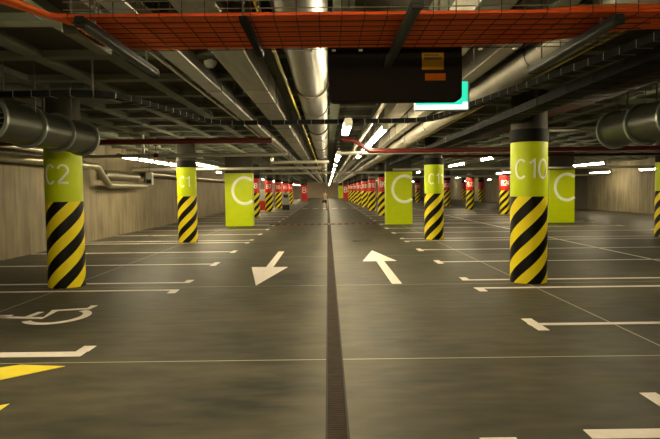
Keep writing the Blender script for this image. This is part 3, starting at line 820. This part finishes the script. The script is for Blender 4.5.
# person walking in the lane
def person(x, y):
    H = 1.5
    V = {'pel': (0,0,.78,.105,.08), 'w': (0,0,.93,.1,.075), 'ch': (.01,-.01,1.12,.125,.085), 'nk': (.01,-.015,1.25,.045,.045), 'hd0': (.01,-.02,1.33,.06,.068), 'hd': (.01,-.02,1.41,.068,.08), 'ht': (.01,-.015,1.475,.045,.055),
         'sl': (-.15,-.01,1.19,.05,.05), 'el': (-.21,.03,.96,.036,.036), 'hl': (-.2,-.08,.78,.026,.026), 'fl': (-.19,-.11,.71,.02,.012),
         'sr': (.17,-.01,1.19,.05,.05), 'er': (.24,.06,.97,.036,.036), 'hr': (.24,0,.78,.026,.026), 'fr': (.235,-.03,.71,.02,.012),
         'pl': (-.08,0,.72,.08,.08), 'kl': (-.13,-.12,.42,.052,.052), 'al': (-.16,.02,.09,.034,.034), 'tl': (-.165,-.12,.035,.036,.03),
         'pr': (.08,0,.72,.08,.08), 'kr': (.11,.05,.42,.052,.052), 'ar': (.15,.2,.1,.034,.034), 'tr': (.16,.1,.035,.036,.03)}
    E = [('pel','w'),('w','ch'),('ch','nk'),('nk','hd0'),('hd0','hd'),('hd','ht'),('ch','sl'),('sl','el'),('el','hl'),('hl','fl'),('ch','sr'),('sr','er'),('er','hr'),('hr','fr'),('pel','pl'),('pl','kl'),('kl','al'),('al','tl'),('pel','pr'),('pr','kr'),('kr','ar'),('ar','tr')]
    def skin_obj(name, names, m, grow=0., parent=None, sub=2, extra=None):
        idx = {k: i for i, k in enumerate(names)}
        me = bpy.data.meshes.new(name); vals = dict(V); vals.update(extra or {})
        me.from_pydata([vals[k][:3] for k in names], [(idx[a], idx[b_]) for a, b_ in (E+list(getattr(skin_obj, 'xe', []))) if a in idx and b_ in idx], [])
        o = bpy.data.objects.new(name, me); C.objects.link(o)
        o.modifiers.new('skin', 'SKIN').use_smooth_shade = True
        for k in names: me.skin_vertices[0].data[idx[k]].radius = (vals[k][3]+grow, vals[k][4]+grow)
        me.skin_vertices[0].data[0].use_root = True
        s_ = o.modifiers.new('sub', 'SUBSURF'); s_.levels = 1; s_.render_levels = sub
        me.materials.append(m)
        if parent: o.parent = parent
        return o
    body = skin_obj('person', list(V), M['skin'])
    body.location = (x, y, 0)
    skin_obj('shirt', ['pel', 'w', 'ch', 'sl', 'sr'], M['shirt'], .02, body)
    skin_obj('shorts', ['pel', 'pl', 'pr', 'kl', 'kr'], M['shorts'], .024, body, extra={'kl': (-.11,-.07,.53,.06,.06), 'kr': (.1,.03,.53,.06,.06)})
    h = MB(); 
    for r_, z in ((.08, 1.43),):
        vs = []; fs = []; n = 16
        for i in range(6):
            f = i/5*PI*.5
            for j in range(n): vs.append((.01+.086*math.cos(f)*math.cos(2*PI*j/n), -.005+.1*math.cos(f)*math.sin(2*PI*j/n), 1.42+.095*math.sin(f)))
        for i in range(5):
            for j in range(n): fs.append((i*n+j, i*n+(j+1) % n, (i+1)*n+(j+1) % n, (i+1)*n+j))
        fs.append(tuple(range(n))); h.add(vs, fs)
    h.build('hair', M['hair'], body)
    fc = MB(); fc.tube([(.01, -.098, 1.395), (.01, -.122, 1.378)], .012, 8)
    fc.build('nose', M['skin'], body)
    for k in ('tl', 'tr'):
        v = V[k]; MB().tube([(v[0], v[1]+.16, .045), (v[0], v[1]+.02, .045), (v[0], v[1]-.07, .035)], .045, 12, radii=[.04, .045, .028]).build('shoe', M['shoe'], body)
    tag(body, 'person in pale shirt and dark shorts walking in the lane far away', 'person')
person(-.23, 43.3)

# ------------------------------------------------------------------ world, camera, view
wd = bpy.data.worlds.new('world'); bpy.context.scene.world = wd; wd.use_nodes = True
wd.node_tree.nodes['Background'].inputs[0].default_value = (0, 0, 0, 1)
wd.node_tree.nodes['Background'].inputs[1].default_value = 0

cam = bpy.data.cameras.new('camera'); co = bpy.data.objects.new('camera', cam); C.objects.link(co)
pitch, yaw, roll, f = .05077, .00356, .01141, 580.3
cam.sensor_fit = 'HORIZONTAL'; cam.sensor_width = 36; cam.lens = 36*f/660; cam.clip_start = .05; cam.clip_end = 300
R = Matrix.Rotation(-yaw, 3, 'Z') @ Matrix.Rotation(PI/2-pitch, 3, 'X') @ Matrix.Rotation(-roll, 3, 'Z')
co.matrix_world = Matrix.Translation((0, 0, 1.507)) @ R.to_4x4()
sc = bpy.context.scene; sc.camera = co
sc.view_settings.view_transform = 'Standard'; sc.view_settings.look = 'None'; sc.view_settings.gamma = 1
sc.view_settings.use_curve_mapping = False; sc.view_settings.exposure = .25
sc.cycles.max_bounces = 8; sc.cycles.diffuse_bounces = 4; sc.cycles.glossy_bounces = 4
sc.cycles.use_light_tree = True
